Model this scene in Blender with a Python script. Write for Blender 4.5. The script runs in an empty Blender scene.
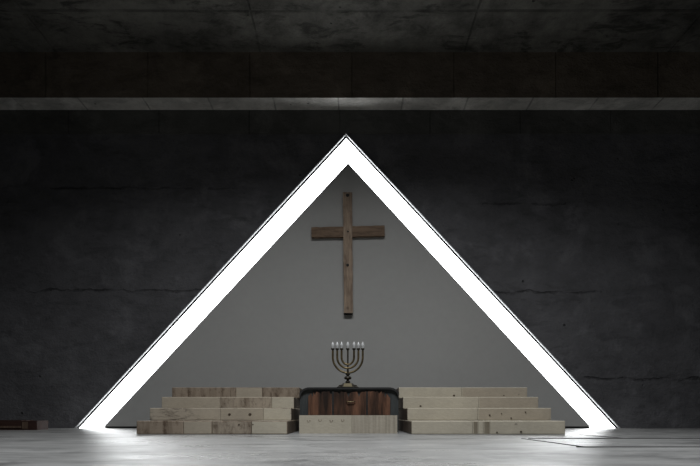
import bpy, bmesh, math, random
from mathutils import Vector, Matrix

C = bpy.context.scene.collection
S = bpy.context.scene
random.seed(7)

# ---------------------------------------------------------------- camera
F = 540.0          # focal length in pixels (700 px wide frame)
CAMZ = 0.21
HY = 415.5         # horizon row
cam_d = bpy.data.cameras.new('camera')
cam_d.sensor_width = 36.0
cam_d.lens = F / 700 * 36.0
cam_d.shift_y = (HY - 233.0) / 700.0
cam_d.clip_end = 100
cam = bpy.data.objects.new('camera', cam_d)
C.objects.link(cam)
cam.location = (0, 0, CAMZ)
cam.rotation_euler = (math.pi / 2, 0, 0)
S.camera = cam

# ---------------------------------------------------------------- light
w = bpy.data.worlds.new('world')
S.world = w
w.use_nodes = True
w.node_tree.nodes['Background'].inputs[0].default_value = (0.93, 0.97, 1.0, 1)
w.node_tree.nodes['Background'].inputs[1].default_value = 0.05
BAND = 5.8
ld = bpy.data.lights.new('ceiling_fill', 'AREA')   # added fill light just under the closed ceiling, out of view
ld.shape = 'RECTANGLE'
ld.size, ld.size_y = 3.0, 1.6
ld.energy = 390
ld.spread = math.radians(146)
ld.color = (0.96, 0.98, 1.0)
lo = bpy.data.objects.new('ceiling_fill', ld)
C.objects.link(lo)
lo.location = (0.2, 3.3, 5.95)
S.view_settings.view_transform = 'Standard'
S.view_settings.look = 'None'
S.view_settings.gamma = 1
S.view_settings.use_curve_mapping = False
S.view_settings.exposure = 0.0


# ---------------------------------------------------------------- node helper
class Mat:
    def __init__(s, name, rough=0.8, metallic=0.0, spec=0.5):
        s.m = bpy.data.materials.new(name)
        s.m.use_nodes = True
        s.t = s.m.node_tree
        s.b = s.t.nodes['Principled BSDF']
        s.b.inputs['Roughness'].default_value = rough
        s.b.inputs['Metallic'].default_value = metallic
        s.b.inputs['Specular IOR Level'].default_value = spec
        tc = s.t.nodes.new('ShaderNodeTexCoord')
        s.co = tc.outputs['Object']
        sp = s.t.nodes.new('ShaderNodeSeparateXYZ')
        s.t.links.new(s.co, sp.inputs[0])
        s.x, s.y, s.z = sp.outputs[0], sp.outputs[1], sp.outputs[2]

    def put(s, sock, v):
        if hasattr(v, 'is_linked') or isinstance(v, bpy.types.NodeSocket):
            s.t.links.new(v, sock)
        else:
            sock.default_value = v

    def math(s, op, a, b=0.0, c=None, clamp=False):
        n = s.t.nodes.new('ShaderNodeMath')
        n.operation = op
        n.use_clamp = clamp
        s.put(n.inputs[0], a)
        s.put(n.inputs[1], b)
        if c is not None:
            s.put(n.inputs[2], c)
        return n.outputs[0]

    def scaled(s, sc, off=(0, 0, 0), rot=(0, 0, 0)):
        n = s.t.nodes.new('ShaderNodeMapping')
        n.inputs['Scale'].default_value = sc
        n.inputs['Location'].default_value = off
        n.inputs['Rotation'].default_value = rot
        s.t.links.new(s.co, n.inputs[0])
        return n.outputs[0]

    def noise(s, scale, detail=5, rough=0.6, sc=(1, 1, 1), off=(0, 0, 0), dist=0.0):
        n = s.t.nodes.new('ShaderNodeTexNoise')
        n.inputs['Scale'].default_value = scale
        n.inputs['Detail'].default_value = detail
        n.inputs['Roughness'].default_value = rough
        n.inputs['Distortion'].default_value = dist
        s.t.links.new(s.scaled(sc, off), n.inputs['Vector'])
        return n.outputs['Fac']

    def voronoi(s, scale, sc=(1, 1, 1), off=(0, 0, 0)):
        n = s.t.nodes.new('ShaderNodeTexVoronoi')
        n.inputs['Scale'].default_value = scale
        s.t.links.new(s.scaled(sc, off), n.inputs['Vector'])
        return n.outputs['Distance']

    def rng(s, v, a, b, c=0.0, d=1.0):
        n = s.t.nodes.new('ShaderNodeMapRange')
        n.clamp = True
        s.put(n.inputs['Value'], v)
        n.inputs['From Min'].default_value = a
        n.inputs['From Max'].default_value = b
        n.inputs['To Min'].default_value = c
        n.inputs['To Max'].default_value = d
        return n.outputs['Result']

    def mix(s, f, a, b, mode='MIX'):
        n = s.t.nodes.new('ShaderNodeMix')
        n.data_type = 'RGBA'
        n.blend_type = mode
        s.put(n.inputs['Factor'], f)
        for k, v in ((6, a), (7, b)):
            if isinstance(v, tuple):
                v = (v + (1,))[:4]
            s.put(n.inputs[k], v)
        return n.outputs[2]

    def line(s, v, at, width):
        """1 on the line v == at, 0 elsewhere"""
        d = s.math('ABSOLUTE', s.math('SUBTRACT', v, at))
        return s.rng(d, width * 0.5, width, 1.0, 0.0)

    def gate(s, v, lo, hi):
        return s.math('MULTIPLY', s.math('GREATER_THAN', v, lo), s.math('LESS_THAN', v, hi))

    def every(s, v, at, step, width):
        n = s.math('PINGPONG', s.math('SUBTRACT', v, at), step)
        # pingpong peaks at step; the lines repeat every 2*step
        return s.rng(n, width * 0.5, width, 1.0, 0.0)

    def mul(s, *a):
        r = a[0]
        for b in a[1:]:
            r = s.math('MULTIPLY', r, b)
        return r

    def mx(s, *a):
        r = a[0]
        for b in a[1:]:
            r = s.math('MAXIMUM', r, b)
        return r

    def color(s, c):
        if isinstance(c, tuple):
            c = (c + (1,))[:4]
        s.put(s.b.inputs['Base Color'], c)

    def rough(s, v):
        s.put(s.b.inputs['Roughness'], v)

    def bump(s, h, strength=0.3, dist=0.02):
        n = s.t.nodes.new('ShaderNodeBump')
        n.inputs['Strength'].default_value = strength
        n.inputs['Distance'].default_value = dist
        s.put(n.inputs['Height'], h)
        s.t.links.new(n.outputs[0], s.b.inputs['Normal'])


def sc3(c, k):
    return tuple(v * k for v in c)


# ---------------------------------------------------------------- materials
def concrete(name, base, cracks=(), joints=None, contrast=0.5, grunge=0.35, spec=0.25):
    M = Mat(name, 0.85, spec=spec)
    big = M.noise(0.7, 5, 0.6)
    mid = M.noise(3.2, 7, 0.65, sc=(1, 1, 1.4), off=(3, 1, 2))
    fine = M.noise(26, 4, 0.7)
    f = M.math('ADD', M.mul(big, 0.5), M.math('ADD', M.mul(mid, 0.38), M.mul(fine, 0.12)))
    f = M.rng(f, 0.34, 0.66)
    col = M.mix(f, sc3(base, 1 - contrast), sc3(base, 1 + contrast))
    pits = M.rng(M.voronoi(3.1, off=(5, 2, 1)), 0.03, 0.075, 1.0, 0.0)
    pits = M.mul(pits, M.rng(M.noise(1.1, 2, off=(9, 0, 0)), 0.5, 0.6))
    dark = pits
    wob = M.mul(M.math('SUBTRACT', M.noise(2.2, 6, 0.65, off=(0, 7, 0)), 0.5), 0.22)
    for (z, x0, x1, wd) in cracks:
        v = M.math('ADD', M.z, wob)
        brk = M.rng(M.noise(2.6, 4, 0.6, off=(z * 3, 2, z)), 0.38, 0.6, 0.05, 0.75)
        l = M.mul(M.line(v, z, wd), M.gate(M.x, x0, x1), brk)
        dark = M.mx(dark, l)
    if joints:
        for (ax, at, step, wd) in joints:
            v = {'x': M.x, 'y': M.y, 'z': M.z}[ax]
            if step:
                l = M.every(v, at, step / 2, wd)
            else:
                l = M.line(v, at, wd)
            dark = M.mx(dark, M.mul(l, M.rng(M.noise(1.3, 4, off=(6, 6, 1)), 0.35, 0.62, 0.12, 0.6)))
    scr = M.rng(M.noise(5.5, 8, 0.75, sc=(0.35, 0.8, 1), off=(1, 8, 3), dist=0.6), 0.52, 0.62)
    lite = M.mul(M.rng(M.noise(1.4, 7, 0.68, off=(2, 9, 6), dist=0.4), 0.52, 0.64), 0.45)
    col = M.mix(M.mul(scr, grunge), col, sc3(base, 0.35))
    col = M.mix(lite, col, sc3(base, 1.9))
    col = M.mix(M.mul(dark, 0.8), col, sc3(base, 0.12))
    M.color(col)
    h = M.math('SUBTRACT', f, M.mul(dark, 1.3))
    M.bump(h, 0.7, 0.05)
    return M.m


m_wall = concrete('dark_concrete', (0.088, 0.087, 0.092),
                  cracks=((2.29, -5.4, -2.2, 0.02), (2.26, 2.3, 4.2, 0.02), (0.82, 3.9, 6.5, 0.025),
                          (4.0, -5.0, -1.9, 0.02), (3.75, 2.2, 3.6, 0.02)), contrast=0.38)
m_ceil = concrete('ceiling_concrete', (0.10, 0.098, 0.088), joints=(('y', 7.74, 0, 0.03), ('x', 1.83, 3.26, 0.02)), contrast=0.75, grunge=0.9)
m_beam = concrete('beam_concrete', (0.11, 0.09, 0.07), joints=(('x', 0.03, 1.63, 0.015),), contrast=0.45)
m_lint = concrete('lintel_concrete', (0.075, 0.075, 0.07), joints=(('x', -0.17, 1.5, 0.012),), contrast=0.4)
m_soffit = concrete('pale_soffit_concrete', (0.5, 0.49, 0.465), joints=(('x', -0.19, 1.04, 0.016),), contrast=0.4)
m_side = concrete('side_concrete', (0.05, 0.05, 0.05))

# pale plaster of the triangle
M = Mat('grey_plaster', 0.9, spec=0.15)
f = M.rng(M.math('ADD', M.mul(M.noise(0.6, 4), 0.6), M.mul(M.noise(9, 5), 0.4)), 0.3, 0.7)
M.color(M.mix(f, (0.30, 0.298, 0.288), (0.335, 0.333, 0.322)))
M.bump(f, 0.12, 0.01)
m_plaster = M.m

# floor
M = Mat('worn_floor', 0.3, spec=0.5)
st = M.noise(1.5, 7, 0.62, sc=(0.9, 2.4, 1), dist=0.5)
bl = M.noise(0.55, 4, 0.55, off=(4, 0, 0))
fn = M.noise(9, 6, 0.7, sc=(0.7, 1.8, 1))
f = M.rng(M.math('ADD', M.mul(st, 0.5), M.math('ADD', M.mul(bl, 0.25), M.mul(fn, 0.25))), 0.33, 0.67)
col = M.mix(f, (0.085, 0.085, 0.084), (0.38, 0.38, 0.372))
blot = M.rng(M.noise(2.0, 6, 0.68, sc=(0.8, 1.0, 1), off=(8, 3, 0), dist=0.5), 0.52, 0.66)
col = M.mix(M.mul(blot, 0.7), col, (0.06, 0.06, 0.06))
vein = M.rng(M.math('ABSOLUTE', M.math('SUBTRACT', M.noise(1.1, 6, 0.62, sc=(0.8, 1.6, 1), off=(2, 5, 0), dist=0.8), 0.5)), 0.0, 0.016, 1, 0)
vein = M.mul(vein, M.rng(bl, 0.45, 0.6))
col = M.mix(M.mul(vein, 0.55), col, (0.08, 0.08, 0.08))
M.color(col)
M.rough(M.rng(M.math('ADD', M.mul(f, 0.5), M.mul(bl, 0.5)), 0.25, 0.75, 0.40, 0.24))
M.bump(M.math('SUBTRACT', M.mul(f, 0.5), M.mul(vein, 0.3)), 0.22, 0.008)
m_floor = M.m


def emit(name, strength, col=(1, 1, 1)):
    m = bpy.data.materials.new(name)
    m.use_nodes = True
    b = m.node_tree.nodes['Principled BSDF']
    b.inputs['Base Color'].default_value = (0.8, 0.8, 0.8, 1)
    b.inputs['Emission Color'].default_value = col + (1,)
    b.inputs['Emission Strength'].default_value = strength
    return m


m_band = emit('lit_diffuser', BAND, (0.97, 0.99, 1.0))
M = Mat('brushed_metal_edge', 0.5, 0.4)
M.color(M.mix(M.noise(30, 3), (0.5, 0.51, 0.52), (0.6, 0.61, 0.62)))
m_edge = M.m
M = Mat('dark_recess', 0.8, spec=0.1)
M.color(M.mix(M.noise(8, 3), (0.008, 0.008, 0.008), (0.016, 0.015, 0.014)))
m_dark = M.m


M = Mat('dark_joint', 0.9, spec=0.05)
M.color(M.mix(M.noise(6, 4), (0.03, 0.03, 0.03), (0.09, 0.09, 0.09)))
m_joint = M.m


def pale_block(name, base, kind, seed):
    """stone-like block faces: plain / streak (vertical brown bands) / vein (horizontal cracks)"""
    M = Mat(name, 0.72, spec=0.3)
    o = (seed * 1.7, seed * 0.9, seed * 2.3)
    f = M.rng(M.math('ADD', M.mul(M.noise(3, 5, off=o), 0.5), M.mul(M.noise(24, 5, 0.7, sc=(1, 1, 2), off=o), 0.5)), 0.32, 0.68)
    col = M.mix(f, sc3(base, 0.84), sc3(base, 1.1))
    h = f
    brown = (0.075, 0.05, 0.033)
    if kind == 'streak':
        s = M.noise(9, 4, 0.6, sc=(1, 1, 0.16), off=o, dist=0.3)
        s2 = M.rng(s, 0.46, 0.62)
        spot = M.rng(M.noise(15, 5, 0.75, sc=(1, 1, 0.6), off=o), 0.5, 0.6)
        k = M.math('ADD', M.mul(s2, 0.55), M.mul(spot, 0.45), clamp=True)
        col = M.mix(k, col, brown)
        h = M.math('SUBTRACT', h, M.mul(spot, 0.8))
    elif kind == 'grain':
        s = M.noise(30, 3, 0.6, sc=(1, 1, 0.05), off=o, dist=0.15)
        col = M.mix(M.rng(s, 0.4, 0.65, 0, 0.62), col, (0.20, 0.175, 0.135))
    elif kind == 'vein':
        s = M.noise(5, 6, 0.7, sc=(0.5, 1, 3.2), off=o, dist=0.6)
        k = M.rng(M.math('ABSOLUTE', M.math('SUBTRACT', s, 0.5)), 0.0, 0.06, 1, 0)
        k = M.mul(k, M.rng(M.noise(2.2, 3, off=o), 0.42, 0.6))
        col = M.mix(M.mul(k, 0.9), col, (0.06, 0.045, 0.033))
        h = M.math('SUBTRACT', h, k)
    knots = M.rng(M.voronoi(4.3, off=o), 0.05, 0.1, 1, 0)
    knots = M.mul(knots, M.rng(M.noise(5, 2, off=o), 0.5, 0.56))
    col = M.mix(M.mul(knots, 0.75), col, (0.05, 0.04, 0.03))
    M.color(col)
    M.bump(h, 0.2, 0.01)
    return M.m


PB = (0.38, 0.345, 0.275)
PL = (0.315, 0.275, 0.215)
m_plain = pale_block('pale_block_plain', PB, 'plain', 1)
m_plain2 = pale_block('pale_block_warm', PL, 'plain', 4)
m_streak = pale_block('pale_block_streaked', (0.29, 0.245, 0.19), 'streak', 2)
m_streak2 = pale_block('brown_block_streaked', (0.23, 0.185, 0.14), 'streak', 6)
m_grain = pale_block('pale_block_grained', (0.345, 0.31, 0.25), 'grain', 3)
m_dgrain = pale_block('brown_block_grained', (0.17, 0.145, 0.105), 'grain', 9)
m_endshade = pale_block('brown_end_shade', (0.10, 0.078, 0.058), 'streak', 8)  # shade of the gaps by the chest, put into the brown of inner step ends
m_vein = pale_block('pale_block_veined', (0.33, 0.29, 0.23), 'vein', 5)


def wood(name, a, b, dark, axis, scale=1.0, knots=0.8, rough=0.65, charred=0.0):
    M = Mat(name, rough, spec=0.25)
    s = {'x': (0.12, 1, 1), 'z': (1, 1, 0.12)}[axis]
    g = M.noise(16 * scale, 6, 0.65, sc=s, dist=0.5)
    g2 = M.noise(55 * scale, 4, 0.7, sc=s)
    f = M.rng(M.math('ADD', M.mul(g, 0.65), M.mul(g2, 0.35)), 0.35, 0.66)
    col = M.mix(f, a, b)
    k = M.rng(M.voronoi(3.4, off=(1, 0, 0.4)), 0.05, 0.13, 1, 0)
    cr = M.rng(M.noise(14 * scale, 5, 0.7, sc=s, off=(7, 3, 2)), 0.6, 0.68)
    d = M.mx(M.mul(k, knots), M.mul(cr, 0.7))
    if charred:
        d = M.mx(d, M.mul(M.rng(M.noise(5, 4, 0.6, sc=s, off=(2, 2, 2)), 0.45, 0.62), charred))
    col = M.mix(d, col, dark)
    M.color(col)
    M.bump(M.math('SUBTRACT', f, d), 0.35, 0.008)
    return M.m


m_cross_v = wood('pale_brown_wood_upright', (0.09, 0.058, 0.04), (0.33, 0.25, 0.18), (0.035, 0.022, 0.014), 'z')
m_cross_h = wood('pale_brown_wood_crossbar', (0.07, 0.042, 0.026), (0.23, 0.155, 0.10), (0.03, 0.018, 0.011), 'x')
m_red = wood('red_brown_wood', (0.035, 0.016, 0.009), (0.155, 0.075, 0.045), (0.006, 0.004, 0.003), 'z', 1.1, 0.3, 0.55, 0.9)
m_char = wood('charred_dark_wood', (0.010, 0.010, 0.010), (0.024, 0.024, 0.024), (0.004, 0.004, 0.004), 'x', 1.0, 0.2, 0.7)
m_slate = wood('dark_grey_end_wood', (0.022, 0.025, 0.026), (0.045, 0.05, 0.05), (0.008, 0.008, 0.008), 'z', 1.0, 0.2, 0.7)
m_beamwood = wood('dark_red_timber', (0.02, 0.009, 0.007), (0.05, 0.023, 0.017), (0.008, 0.005, 0.004), 'x', 0.8, 0.3, 0.7)
m_beamend = wood('worn_timber_end', (0.05, 0.03, 0.02), (0.13, 0.09, 0.065), (0.01, 0.006, 0.005), 'z', 0.8, 0.6, 0.7)

M = Mat('dark_knot_wood', 0.8, spec=0.2)
M.color(M.mix(M.noise(30, 3), (0.03, 0.022, 0.015), (0.08, 0.06, 0.042)))
m_knot = M.m
M = Mat('aged_brass', 0.42, 0.85)
M.color(M.mix(M.rng(M.noise(18, 5), 0.35, 0.65), (0.05, 0.038, 0.02), (0.17, 0.13, 0.07)))
m_brass = M.m
M = Mat('dark_brass', 0.5, 0.6)
M.color(M.mix(M.rng(M.noise(18, 5), 0.35, 0.65), (0.012, 0.010, 0.007), (0.04, 0.032, 0.018)))
m_brassd = M.m
M = Mat('pale_brass', 0.5, 0.5)
M.color(M.mix(M.noise(20, 4), (0.27, 0.23, 0.145), (0.36, 0.31, 0.2)))
m_brassp = M.m
M = Mat('frosted_bulb_glass', 0.3)
M.color(M.mix(M.noise(40, 2), (0.38, 0.39, 0.39), (0.45, 0.45, 0.45)))
m_bulb = M.m


# ---------------------------------------------------------------- mesh helpers
def link(name, bm, mats, parent=None, smooth=False, bevel=0.0, seg=2):
    if bevel:
        bmesh.ops.bevel(bm, geom=[e for e in bm.edges if e.calc_face_angle(0) > 0.5], offset=bevel,
                        segments=seg, affect='EDGES', profile=0.6)
    bmesh.ops.recalc_face_normals(bm, faces=bm.faces)
    me = bpy.data.meshes.new(name)
    bm.to_mesh(me)
    bm.free()
    for m in (mats if isinstance(mats, (list, tuple)) else [mats]):
        me.materials.append(m)
    if smooth:
        for p in me.polygons:
            p.use_smooth = True
        me.set_sharp_from_angle(angle=math.radians(40))
    o = bpy.data.objects.new(name, me)
    C.objects.link(o)
    if parent:
        o.parent = parent
    return o


def tag(o, label, cat, group=None):
    o['label'] = label
    o['category'] = cat
    if group:
        o['group'] = group
    return o


def thing(name, label, cat, loc, group=None, rz=0.0):
    o = bpy.data.objects.new(name, None)
    o.empty_display_size = 0.1
    C.objects.link(o)
    o.location = loc
    o.rotation_euler = (0, 0, rz)
    return tag(o, label, cat, group)


def structure(name, bm, mats, bevel=0.0):
    o = link(name, bm, mats, bevel=bevel)
    o['kind'] = 'structure'
    return o


def add_box(bm, x0, x1, y0, y1, z0, z1, mi=0):
    vs = [bm.verts.new((x, y, z)) for x in (x0, x1) for y in (y0, y1) for z in (z0, z1)]
    q = [(0, 1, 3, 2), (4, 6, 7, 5), (0, 4, 5, 1), (2, 3, 7, 6), (0, 2, 6, 4), (1, 5, 7, 3)]
    fs = []
    for f in q:
        fc = bm.faces.new([vs[i] for i in f])
        fc.material_index = mi
        fs.append(fc)
    return vs, fs


def add_prism_y(bm, pts, y0, y1):
    """polygon in x,z extruded along y"""
    a = [bm.verts.new((x, y0, z)) for x, z in pts]
    b = [bm.verts.new((x, y1, z)) for x, z in pts]
    bm.faces.new(a)
    bm.faces.new(b[::-1])
    n = len(pts)
    for i in range(n):
        bm.faces.new((a[i], b[i], b[(i + 1) % n], a[(i + 1) % n]))


def add_lathe(bm, prof, cx=0, cy=0, seg=24, rot=0.0):
    rings = []
    for r, z in prof:
        rings.append([bm.verts.new((cx + r * math.cos(rot + 2 * math.pi * i / seg), cy + r * math.sin(rot + 2 * math.pi * i / seg), z))
                      for i in range(seg)])
    for a, b in zip(rings, rings[1:]):
        for i in range(seg):
            bm.faces.new((a[i], a[(i + 1) % seg], b[(i + 1) % seg], b[i]))
    bm.faces.new(rings[0][::-1])
    bm.faces.new(rings[-1])


def add_tube(bm, path, radii, seg=12):
    rings = []
    n = len(path)
    for i, p in enumerate(path):
        p = Vector(p)
        t = (Vector(path[min(i + 1, n - 1)]) - Vector(path[max(i - 1, 0)])).normalized()
        up = Vector((0, 1, 0))
        u = t.cross(up).normalized()
        v = u.cross(t).normalized()
        r = radii[i] if isinstance(radii, list) else radii
        rings.append([bm.verts.new(p + u * r * math.cos(2 * math.pi * k / seg) + v * r * math.sin(2 * math.pi * k / seg))
                      for k in range(seg)])
    for a, b in zip(rings, rings[1:]):
        for k in range(seg):
            bm.faces.new((a[k], a[(k + 1) % seg], b[(k + 1) % seg], b[k]))
    bm.faces.new(rings[0][::-1])
    bm.faces.new(rings[-1])


# ---------------------------------------------------------------- setting
WY = 9.0           # face of the dark wall
XW = 7.6           # side walls
YB = -5.0          # open end of the hall behind the photographer
CZ = 6.01
bm = bmesh.new(); add_box(bm, -XW - .3, XW + .3, YB, WY + .6, -0.25, 0.0); structure('floor', bm, m_floor)
bm = bmesh.new(); add_box(bm, -XW - .3, XW + .3, YB, WY + .6, CZ, CZ + .3); structure('ceiling', bm, m_ceil)
bm = bmesh.new(); add_box(bm, -XW - .3, -XW, YB, WY + .6, 0, CZ); structure('wall_left', bm, m_side)
bm = bmesh.new(); add_box(bm, XW, XW + .3, YB, WY + .6, 0, CZ); structure('wall_right', bm, m_side)

def strip(name, pts, wd, ht, mat):
    """low raised joint strip along a slightly wandering line on the floor"""
    bm = bmesh.new()
    for (ax, ay), (bx, by) in zip(pts, pts[1:]):
        if abs(bx - ax) > abs(by - ay):
            add_box(bm, ax, bx, ay, ay + wd, 0, ht)
        else:
            add_box(bm, ax, ax + wd, min(ay, by), max(ay, by), 0, ht)
    return structure(name, bm, mat)


strip('trim_4', [(1.62, 4.89), (7.5, 4.89)], .02, .006, m_joint)
strip('trim_5', [(1.5, 3.566), (7.5, 3.566)], .02, .0045, m_joint)
strip('trim_6', [(1.55, 3.566), (1.55, 4.89)], .012, .004, m_joint)
strip('trim_7', [(2.5, 4.91), (2.5, 5.9)], .012, .004, m_joint)

# outlines of the triangle (x, z)
OL, OR, OA = -4.570, 4.483, (-0.066, 4.892)      # outside of the metal edge
IL, IR, IA = -4.122, 4.025, (-0.032, 4.410)      # edge of the pale wall


def lerp(a, b, t):
    return a + (b - a) * t


def tri(t):
    """outline between the outer (t=0) and the inner (t=1) triangle, z=0 at the foot"""
    return lerp(OL, IL, t), lerp(OR, IR, t), (lerp(OA[0], IA[0], t), lerp(OA[1], IA[1], t))


def chevron(bm, t0, t1, y0, y1, zb=0.0, side=0):
    """inverted-V strip between two outlines; side -1/+1 takes one leg only"""
    l0, r0, a0 = tri(t0)
    l1, r1, a1 = tri(t1)

    def foot(l, a):
        return l + (a[0] - l) * zb / a[1]
    if side <= 0:
        add_prism_y(bm, [(foot(l0, a0), zb), a0, a1, (foot(l1, a1), zb)], y0, y1)
    if side >= 0:
        add_prism_y(bm, [(foot(r0, a0), zb), (foot(r1, a1), zb), a1, a0], y0, y1)


# far dark wall with its triangular opening
bm = bmesh.new()
add_prism_y(bm, [(-XW, 0), (-XW, CZ), (OA[0], CZ), OA, (OL, 0)], WY, WY + .5)
add_prism_y(bm, [(XW, 0), (OR, 0), OA, (OA[0], CZ), (XW, CZ)], WY, WY + .5)
bmesh.ops.remove_doubles(bm, verts=bm.verts, dist=1e-4)
structure('wall_back', bm, m_wall)
# pale triangular wall inside the light
GAP = 0.028
bm = bmesh.new()
xl = IL + (IA[0] - IL) * GAP / IA[1]
xr = IR + (IA[0] - IR) * GAP / IA[1]
add_prism_y(bm, [(xl, GAP), IA, (xr, GAP)], WY - .012, WY + .3)
structure('wall_center', bm, m_plaster)
bm = bmesh.new(); add_box(bm, xl + .02, xr - .02, WY + .01, WY + .2, 0, GAP); structure('baseboard_center', bm, m_dark)

# beams above
bm = bmesh.new(); add_box(bm, -XW, XW, 8.62, 8.96, 5.284, CZ); structure('trim_1', bm, m_beam)
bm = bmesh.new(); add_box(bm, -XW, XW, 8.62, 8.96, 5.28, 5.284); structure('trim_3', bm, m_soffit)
bm = bmesh.new(); add_box(bm, -XW, XW, 8.96, WY, 4.897, CZ); structure('trim_2', bm, m_lint)

# ---------------------------------------------------------------- the light
t = thing('triangle_light', 'glowing white inverted V light strip framing the pale grey triangular wall', 'light', (0, WY, 0))


def local(o, par):
    o.matrix_parent_inverse = Matrix.Translation(-Vector(par.location))
    return o


for sd in (-1, 1):
    bm = bmesh.new()
    chevron(bm, 0.13, 0.99, WY - .002, WY + .05, 0.0, sd)
    local(link('diffuser', bm, m_band, t), t)
    bm = bmesh.new()
    chevron(bm, 0.0, 0.045, WY - .06, WY + .06, 0.0, sd)
    o = local(link('edge_profile', bm, m_edge, t), t)
    o['label'] = 'thin bright metal edge strip'
    bm = bmesh.new()
    chevron(bm, 0.046, 0.129, WY - .004, WY + .055, 0.0, sd)
    o = local(link('bezel', bm, m_dark, t), t)
    o['label'] = 'thin dark inner border'

# ---------------------------------------------------------------- steps
D1, TR, TH = 6.0, 0.5, 0.15


def step(parent, x0, x1, i, segs, end=0):
    """one course of blocks; segs = [(fraction, material)]"""
    y0 = D1 + TR * i - parent.location.y
    y1 = D1 + TR * 4 - parent.location.y
    z0, z1 = TH * i, TH * (i + 1)
    mats = []
    bm = bmesh.new()
    edges = [0.0] + [s[0] for s in segs]
    for k, (e, m) in enumerate(segs):
        if m not in mats:
            mats.append(m)
        b2 = bmesh.new()
        jj = random.uniform(-.003, .003)
        add_box(b2, lerp(x0, x1, edges[k]) + .0008, lerp(x0, x1, e) - .0008, y0 + jj, y1, z0 + .0015, z1, mats.index(m))
        bmesh.ops.bevel(b2, geom=list(b2.edges), offset=0.008, segments=3, affect='EDGES', profile=0.5)
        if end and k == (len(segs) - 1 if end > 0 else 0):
            if m_endshade not in mats:
                mats.append(m_endshade)
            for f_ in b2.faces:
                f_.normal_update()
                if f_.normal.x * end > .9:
                    f_.material_index = mats.index(m_endshade)
        me = bpy.data.meshes.new('tmp')
        b2.to_mesh(me); b2.free()
        bm.from_mesh(me)
        bpy.data.meshes.remove(me)
    return link('step', bm, mats, parent)


fl = thing('step_flight', 'four low pale steps with brown streaks, left of the dark chest', 'steps', (-1.55, 7.0, 0), 'block steps beside the chest')
X = 1.55
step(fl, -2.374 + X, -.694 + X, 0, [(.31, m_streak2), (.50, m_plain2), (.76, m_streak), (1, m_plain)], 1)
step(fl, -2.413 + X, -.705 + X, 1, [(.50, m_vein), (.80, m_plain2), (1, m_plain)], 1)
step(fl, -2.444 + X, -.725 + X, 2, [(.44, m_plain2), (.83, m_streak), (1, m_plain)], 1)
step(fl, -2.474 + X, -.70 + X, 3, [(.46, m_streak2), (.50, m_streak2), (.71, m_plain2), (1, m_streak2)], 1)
fr = thing('step_flight', 'four low plain pale steps right of the dark chest', 'steps', (1.55, 7.0, 0), 'block steps beside the chest')
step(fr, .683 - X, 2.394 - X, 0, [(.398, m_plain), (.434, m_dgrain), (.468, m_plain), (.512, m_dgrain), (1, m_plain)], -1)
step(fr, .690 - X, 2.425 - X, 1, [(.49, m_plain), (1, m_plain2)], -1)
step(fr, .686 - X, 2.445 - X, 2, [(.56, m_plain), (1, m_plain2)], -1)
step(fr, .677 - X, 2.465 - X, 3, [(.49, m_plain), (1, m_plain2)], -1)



def knot(parent, px, py, i, r):
    y = D1 + TR * i
    x, z = (px - 350) * y / F, CAMZ + (HY - py) * y / F
    b = bmesh.new()
    add_lathe(b, [(r, -.004), (r * .85, .003), (r * .3, .005)], seg=9)
    bmesh.ops.scale(b, verts=b.verts, vec=(1, .8, 1))
    bmesh.ops.rotate(b, verts=b.verts, cent=(0, 0, 0), matrix=Matrix.Rotation(math.pi / 2, 3, 'X'))
    bmesh.ops.translate(b, verts=b.verts, vec=(x - parent.parent.location.x, y - parent.parent.location.y - .003, z))
    o = link('knot', b, m_knot, parent)
    o['label'] = 'small dark knot'


sl = sorted([o for o in fl.children], key=lambda o: o.name)
sr = sorted([o for o in fr.children], key=lambda o: o.name)
for (px, py, i, r) in ((229.5, 414.3, 1, .018), (250.0, 414.3, 1, .02), (239, 424.5, 0, .010), (253, 424.5, 0, .009)):
    knot(sl[i], px, py, i, r)
for (px, py, i, r) in ((489.7, 415, 1, .011), (511.2, 418, 1, .009), (454, 395.5, 3, .017), (420.5, 406, 2, .015), (501.5, 413.5, 1, .007),
                       (497, 432.3, 0, .010), (521, 431.6, 0, .013), (525.5, 412, 1, .009), (503.8, 395.5, 3, .010)):
    knot(sr[i], px, py, i, r)

# ---------------------------------------------------------------- middle block
mb = thing('low_block', 'low pale rectangular block on the floor in front of the dark chest', 'block', (0, 6.3, 0))
for (a, b, m, lab) in ((-.592, .018, m_plain, None), (.0195, .552, m_grain, 'vertically grained half')):
    bm = bmesh.new()
    add_box(bm, a, b, 0, .42, 0, .213)
    if lab is None:
        for k in range(4):      # the row of small chipped recesses
            pass
    o = link('half', bm, m, mb, bevel=.005)
    if lab:
        o['label'] = lab
    else:
        o['label'] = 'plain half with a row of four small notches'
        for k in range(4):
            b3 = bmesh.new()
            cx = -.592 + .107 + k * .132
            cz = .158 + (.004 if k % 2 else -.003)
            for dx in (-.018, .012):
                add_prism_y(b3, [(cx + dx, cz), (cx + dx + .009, cz + .003), (cx + dx + .011, cz - .016), (cx + dx + .003, cz - .013)], -.0015, .01)
            add_prism_y(b3, [(cx - .012, cz - .018), (cx + .014, cz - .017), (cx + .012, cz - .023), (cx - .009, cz - .024)], -.0015, .01)
            link('notch', b3, m_streak2, o)

# ---------------------------------------------------------------- chest
CY = 6.74
ch = thing('wooden_chest', 'dark low chest with rounded upper corners and red-brown plank front', 'chest', (-0.01, CY, 0))
HW, HH, RR = .618, .562, .13


def arch(hw, hh, r, z0=0.0, n=8):
    pts = [(-hw, z0)]
    for k in range(n + 1):
        a = math.pi - k * math.pi / 2 / n
        pts.append((-hw + r + r * math.cos(a), hh - r * .75 + r * .75 * math.sin(a)))
    for k in range(n + 1):
        a = math.pi / 2 - k * math.pi / 2 / n
        pts.append((hw - r + r * math.cos(a), hh - r * .75 + r * .75 * math.sin(a)))
    pts.append((hw, z0))
    return pts


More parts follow.
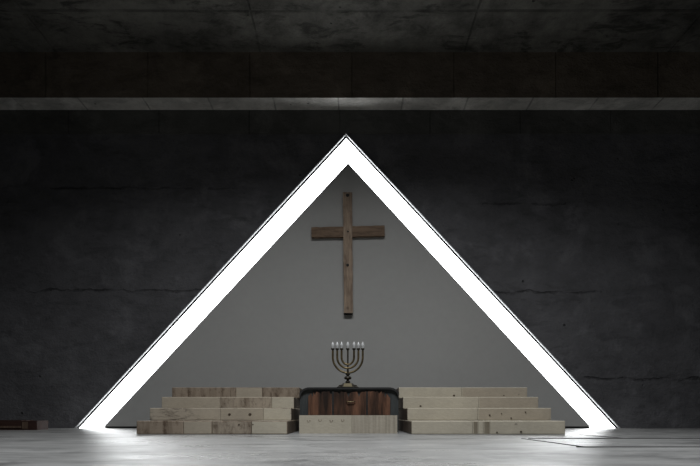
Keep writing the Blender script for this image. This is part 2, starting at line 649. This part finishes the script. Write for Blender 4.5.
bm = bmesh.new(); add_prism_y(bm, arch(HW, HH - .012, RR), .03, .62)
link('body', bm, m_slate, ch, bevel=.008)
# dark lid rim wrapping over the top
bm = bmesh.new()
outer = arch(HW + .006, HH, RR)[1:-1]
inner = arch(HW - .012, HH - .024, RR - .015)[1:-1]
n = len(outer)
ya, yb = -.005, .63
va = [bm.verts.new((x, ya, z)) for x, z in outer]; vb = [bm.verts.new((x, ya, z)) for x, z in inner]
vc = [bm.verts.new((x, yb, z)) for x, z in outer]; vd = [bm.verts.new((x, yb, z)) for x, z in inner]
for i in range(n - 1):
    bm.faces.new((va[i], va[i + 1], vb[i + 1], vb[i]))
    bm.faces.new((vc[i], vd[i], vd[i + 1], vc[i + 1]))
    bm.faces.new((va[i], vc[i], vc[i + 1], va[i + 1]))
    bm.faces.new((vb[i], vb[i + 1], vd[i + 1], vd[i]))
for i in (0, n - 1):
    bm.faces.new((va[i], vb[i], vd[i], vc[i]))
o = link('lid_rim', bm, m_char, ch)
o['label'] = 'charred black rim over the top'
for (a, b) in ((-.51, -.215), (-.19, .211), (.233, .512)):
    bm = bmesh.new()
    # plank with a ragged upper edge under the rim
    N = 18
    spikes = random.sample(range(19), 5)
    pts = [(a, 0.01)]
    for k in range(N + 1):
        x = lerp(a, b, k / N)
        top = HH - .045 - (.02 + .07 * (k in spikes)) * random.random()
        e = max(0, abs(x) - .44)
        pts.append((x, top - e * .75))
    pts.append((b, 0.01))
    add_prism_y(bm, pts, 0.004, .05)
    o = link('front_plank', bm, m_red, ch)
    o['label'] = 'red-brown front plank'
for x in (-.2025, .222):
    bm = bmesh.new(); add_box(bm, x - .013, x + .011, .012, .05, 0.01, HH - .04)
    link('seam_batten', bm, m_char, ch)
bm = bmesh.new()
add_tube(bm, [(-.035, -.004, .385), (-.02, -.018, .38), (.02, -.018, .38), (.06, -.018, .384), (.075, -.004, .388)], .006, 8)
o = link('pull_handle', bm, m_brass, ch, smooth=True)
o['label'] = 'small thin metal pull'

# ---------------------------------------------------------------- menorah
MY = 7.0
mp = F / MY                       # px per metre there
mx0 = (347.8 - 350) / mp
mt = HH + .0005
mn = thing('menorah', 'dark brass seven-branched candelabrum with pale bulbs standing on the dark chest', 'candelabrum', (mx0, MY, mt))


def zz(py):
    return CAMZ + (HY - py) / mp - mt


bm = bmesh.new()
add_lathe(bm, [(.15, 0), (.152, .014), (.132, .026), (.126, .038), (.09, .046), (.07, .062), (.045, .07), (.02, .078)], seg=8, rot=math.pi / 8)
link('foot', bm, m_brassd, mn)
bm = bmesh.new()
add_prism_y(bm, [(-.058, .014), (.058, .014), (.046, .056), (-.046, .056)], -.142, -.07)
o = link('foot_plate', bm, m_brassp, mn, bevel=.003)
o['label'] = 'pale brass front plate'
zc = zz(357.2)                    # centre of the arcs
bm = bmesh.new()
z_j = zz(372.0)
prof = [(.018, .07), (.032, .082), (.030, .09), (.017, .097), (.017, .112), (.040, .118), (.050, .135), (.040, .152), (.019, .157),
        (.019, .168), (.030, .175), (.030, .184), (.018, .192), (.016, z_j), (.011, z_j + .05), (.011, zz(350)), (.009, zz(349))]
add_lathe(bm, prof, seg=20)
link('stem', bm, m_brassd, mn, smooth=True)
ztop = zz(349.2)


def holder(parent, x):
    b = bmesh.new()
    z = ztop
    add_lathe(b, [(.008, z - .03), (.011, z - .012), (.022, z - .004), (.024, z + .006), (.021, z + .012), (.013, z + .014)], cx=x, seg=14)
    cup = link('candle_cup', b, m_brassd, parent, smooth=True)
    b = bmesh.new()
    add_lathe(b, [(.012, z + .013), (.014, z + .028), (.021, z + .046), (.020, z + .06), (.011, z + .082), (.003, z + .098)], cx=x, seg=12)
    bl = link('bulb', b, m_bulb, parent, smooth=True)
    bl['label'] = 'small pale bulb'


st_part = [o for o in mn.children if o.name.startswith('stem')][0]
holder(st_part, 0.0)
for r_px, dz in ((15.0, 0.0), (10.6, 0.0), (6.2, 0.0)):
    r = r_px / mp
    b = bmesh.new()
    path = [(-r, 0, ztop - .02), (-r, 0, lerp(zc, ztop, .5))]
    depth = {15.0: 15.6, 10.6: 11.0, 6.2: 7.4}[r_px] / mp
    for k in range(25):
        a = math.pi + math.pi * k / 24
        path.append((r * math.cos(a), 0, zc + depth * math.sin(a)))
    path += [(r, 0, lerp(zc, ztop, .5)), (r, 0, ztop - .02)]
    add_tube(b, path, .0135, 10)
    br = link('branch', b, m_brass, mn, smooth=True)
    holder(br, -r)
    holder(br, r)

# ---------------------------------------------------------------- cross
XY = 8.92
cp = F / XY
cs = thing('wooden_cross', 'tall rough brown wooden cross on the pale triangular wall', 'cross', (0, XY, 0))


def cpt(px, py):
    return ((px - 350) / cp, CAMZ + (HY - py) / cp)


def beam(name, corners, y0, y1, mat, nseg, wob):
    """rough hewn beam: quad outline (4 px corners TL TR BR BL) subdivided along its length with slight waviness"""
    bm = bmesh.new()
    tl, tr, br_, bl = [Vector((cpt(*c)[0], 0, cpt(*c)[1])) for c in corners]
    rings = []
    for k in range(nseg + 1):
        q = k / nseg
        a = tl.lerp(bl, q) if name == 'upright' else tl.lerp(tr, q)
        b = tr.lerp(br_, q) if name == 'upright' else bl.lerp(br_, q)
        a = a + Vector((random.uniform(-wob, wob), 0, random.uniform(-wob, wob)))
        b = b + Vector((random.uniform(-wob, wob), 0, random.uniform(-wob, wob)))
        dy = random.uniform(-wob, wob)
        rings.append([bm.verts.new((a.x, y0 + dy, a.z)), bm.verts.new((b.x, y0 + dy, b.z)),
                      bm.verts.new((b.x, y1, b.z)), bm.verts.new((a.x, y1, a.z))])
    for p, q in zip(rings, rings[1:]):
        for i in range(4):
            bm.faces.new((p[i], p[(i + 1) % 4], q[(i + 1) % 4], q[i]))
    bm.faces.new(rings[0][::-1]); bm.faces.new(rings[-1])
    return link(name, bm, mat, cs, bevel=.008)


up = beam('upright', [(343.0, 193), (352.0, 193), (352.9, 313.2), (344.0, 313.2)], -.03, .066, m_cross_v, 16, .004)
for (c, ) in (([(311.4, 227.4), (343.9, 226.6), (343.9, 237.0), (311.4, 237.4)],), ([(351.6, 226.2), (384.9, 225.6), (384.9, 235.9), (351.6, 236.6)],)):
    beam('crossbar', c, -.005, .066, m_cross_h, 7, .004)
bm = bmesh.new()
x0, z0 = cpt(344.3, 314.2); x1, z1 = cpt(352.6, 313.1)
add_box(bm, x0, x1, -.025, .066, z0, z1)
o = link('end_cap', bm, m_dark, cs, bevel=.004)
o['label'] = 'dark lower end'
for (px, py, r) in ((347.6, 196.0, .03), (347.9, 232.2, .016), (347.6, 265.5, .024)):
    bm = bmesh.new()
    x, z = cpt(px, py)
    add_lathe(bm, [(r, -.004), (r * .9, .006), (r * .3, .010)], seg=10)
    bmesh.ops.rotate(bm, verts=bm.verts, cent=(0, 0, 0), matrix=Matrix.Rotation(math.pi / 2, 3, 'X'))
    bmesh.ops.translate(bm, verts=bm.verts, vec=(x, -.032, z))
    o = link('knot', bm, m_char, up)
    o['label'] = 'dark knot'

# ---------------------------------------------------------------- low timbers at the left
TY = 7.8
tb = thing('timber_beam', 'long low dark reddish timber lying on the floor by the left edge', 'timber', (-5.4, TY, 0))
bm = bmesh.new(); add_box(bm, -1.0, .655, 0, .3, 0, .142)
link('beam', bm, m_beamwood, tb, bevel=.008)
bm = bmesh.new(); add_box(bm, -1.0, .65, -.012, 0, .03, .058)
link('edge_strip', bm, m_beamend, tb)
tb2 = thing('timber_block', 'short worn timber block at the right end of the long low dark timber', 'timber', (-4.625, TY, 0))
bm = bmesh.new(); add_box(bm, -.11, .11, -.01, .28, 0, .135)
link('block', bm, m_beamwood, tb2, bevel=.01)
bm = bmesh.new(); add_box(bm, -.105, -.02, -.016, .02, .02, .12)
o = link('worn_face', bm, m_beamend, tb2, bevel=.004)
o['label'] = 'paler worn face'
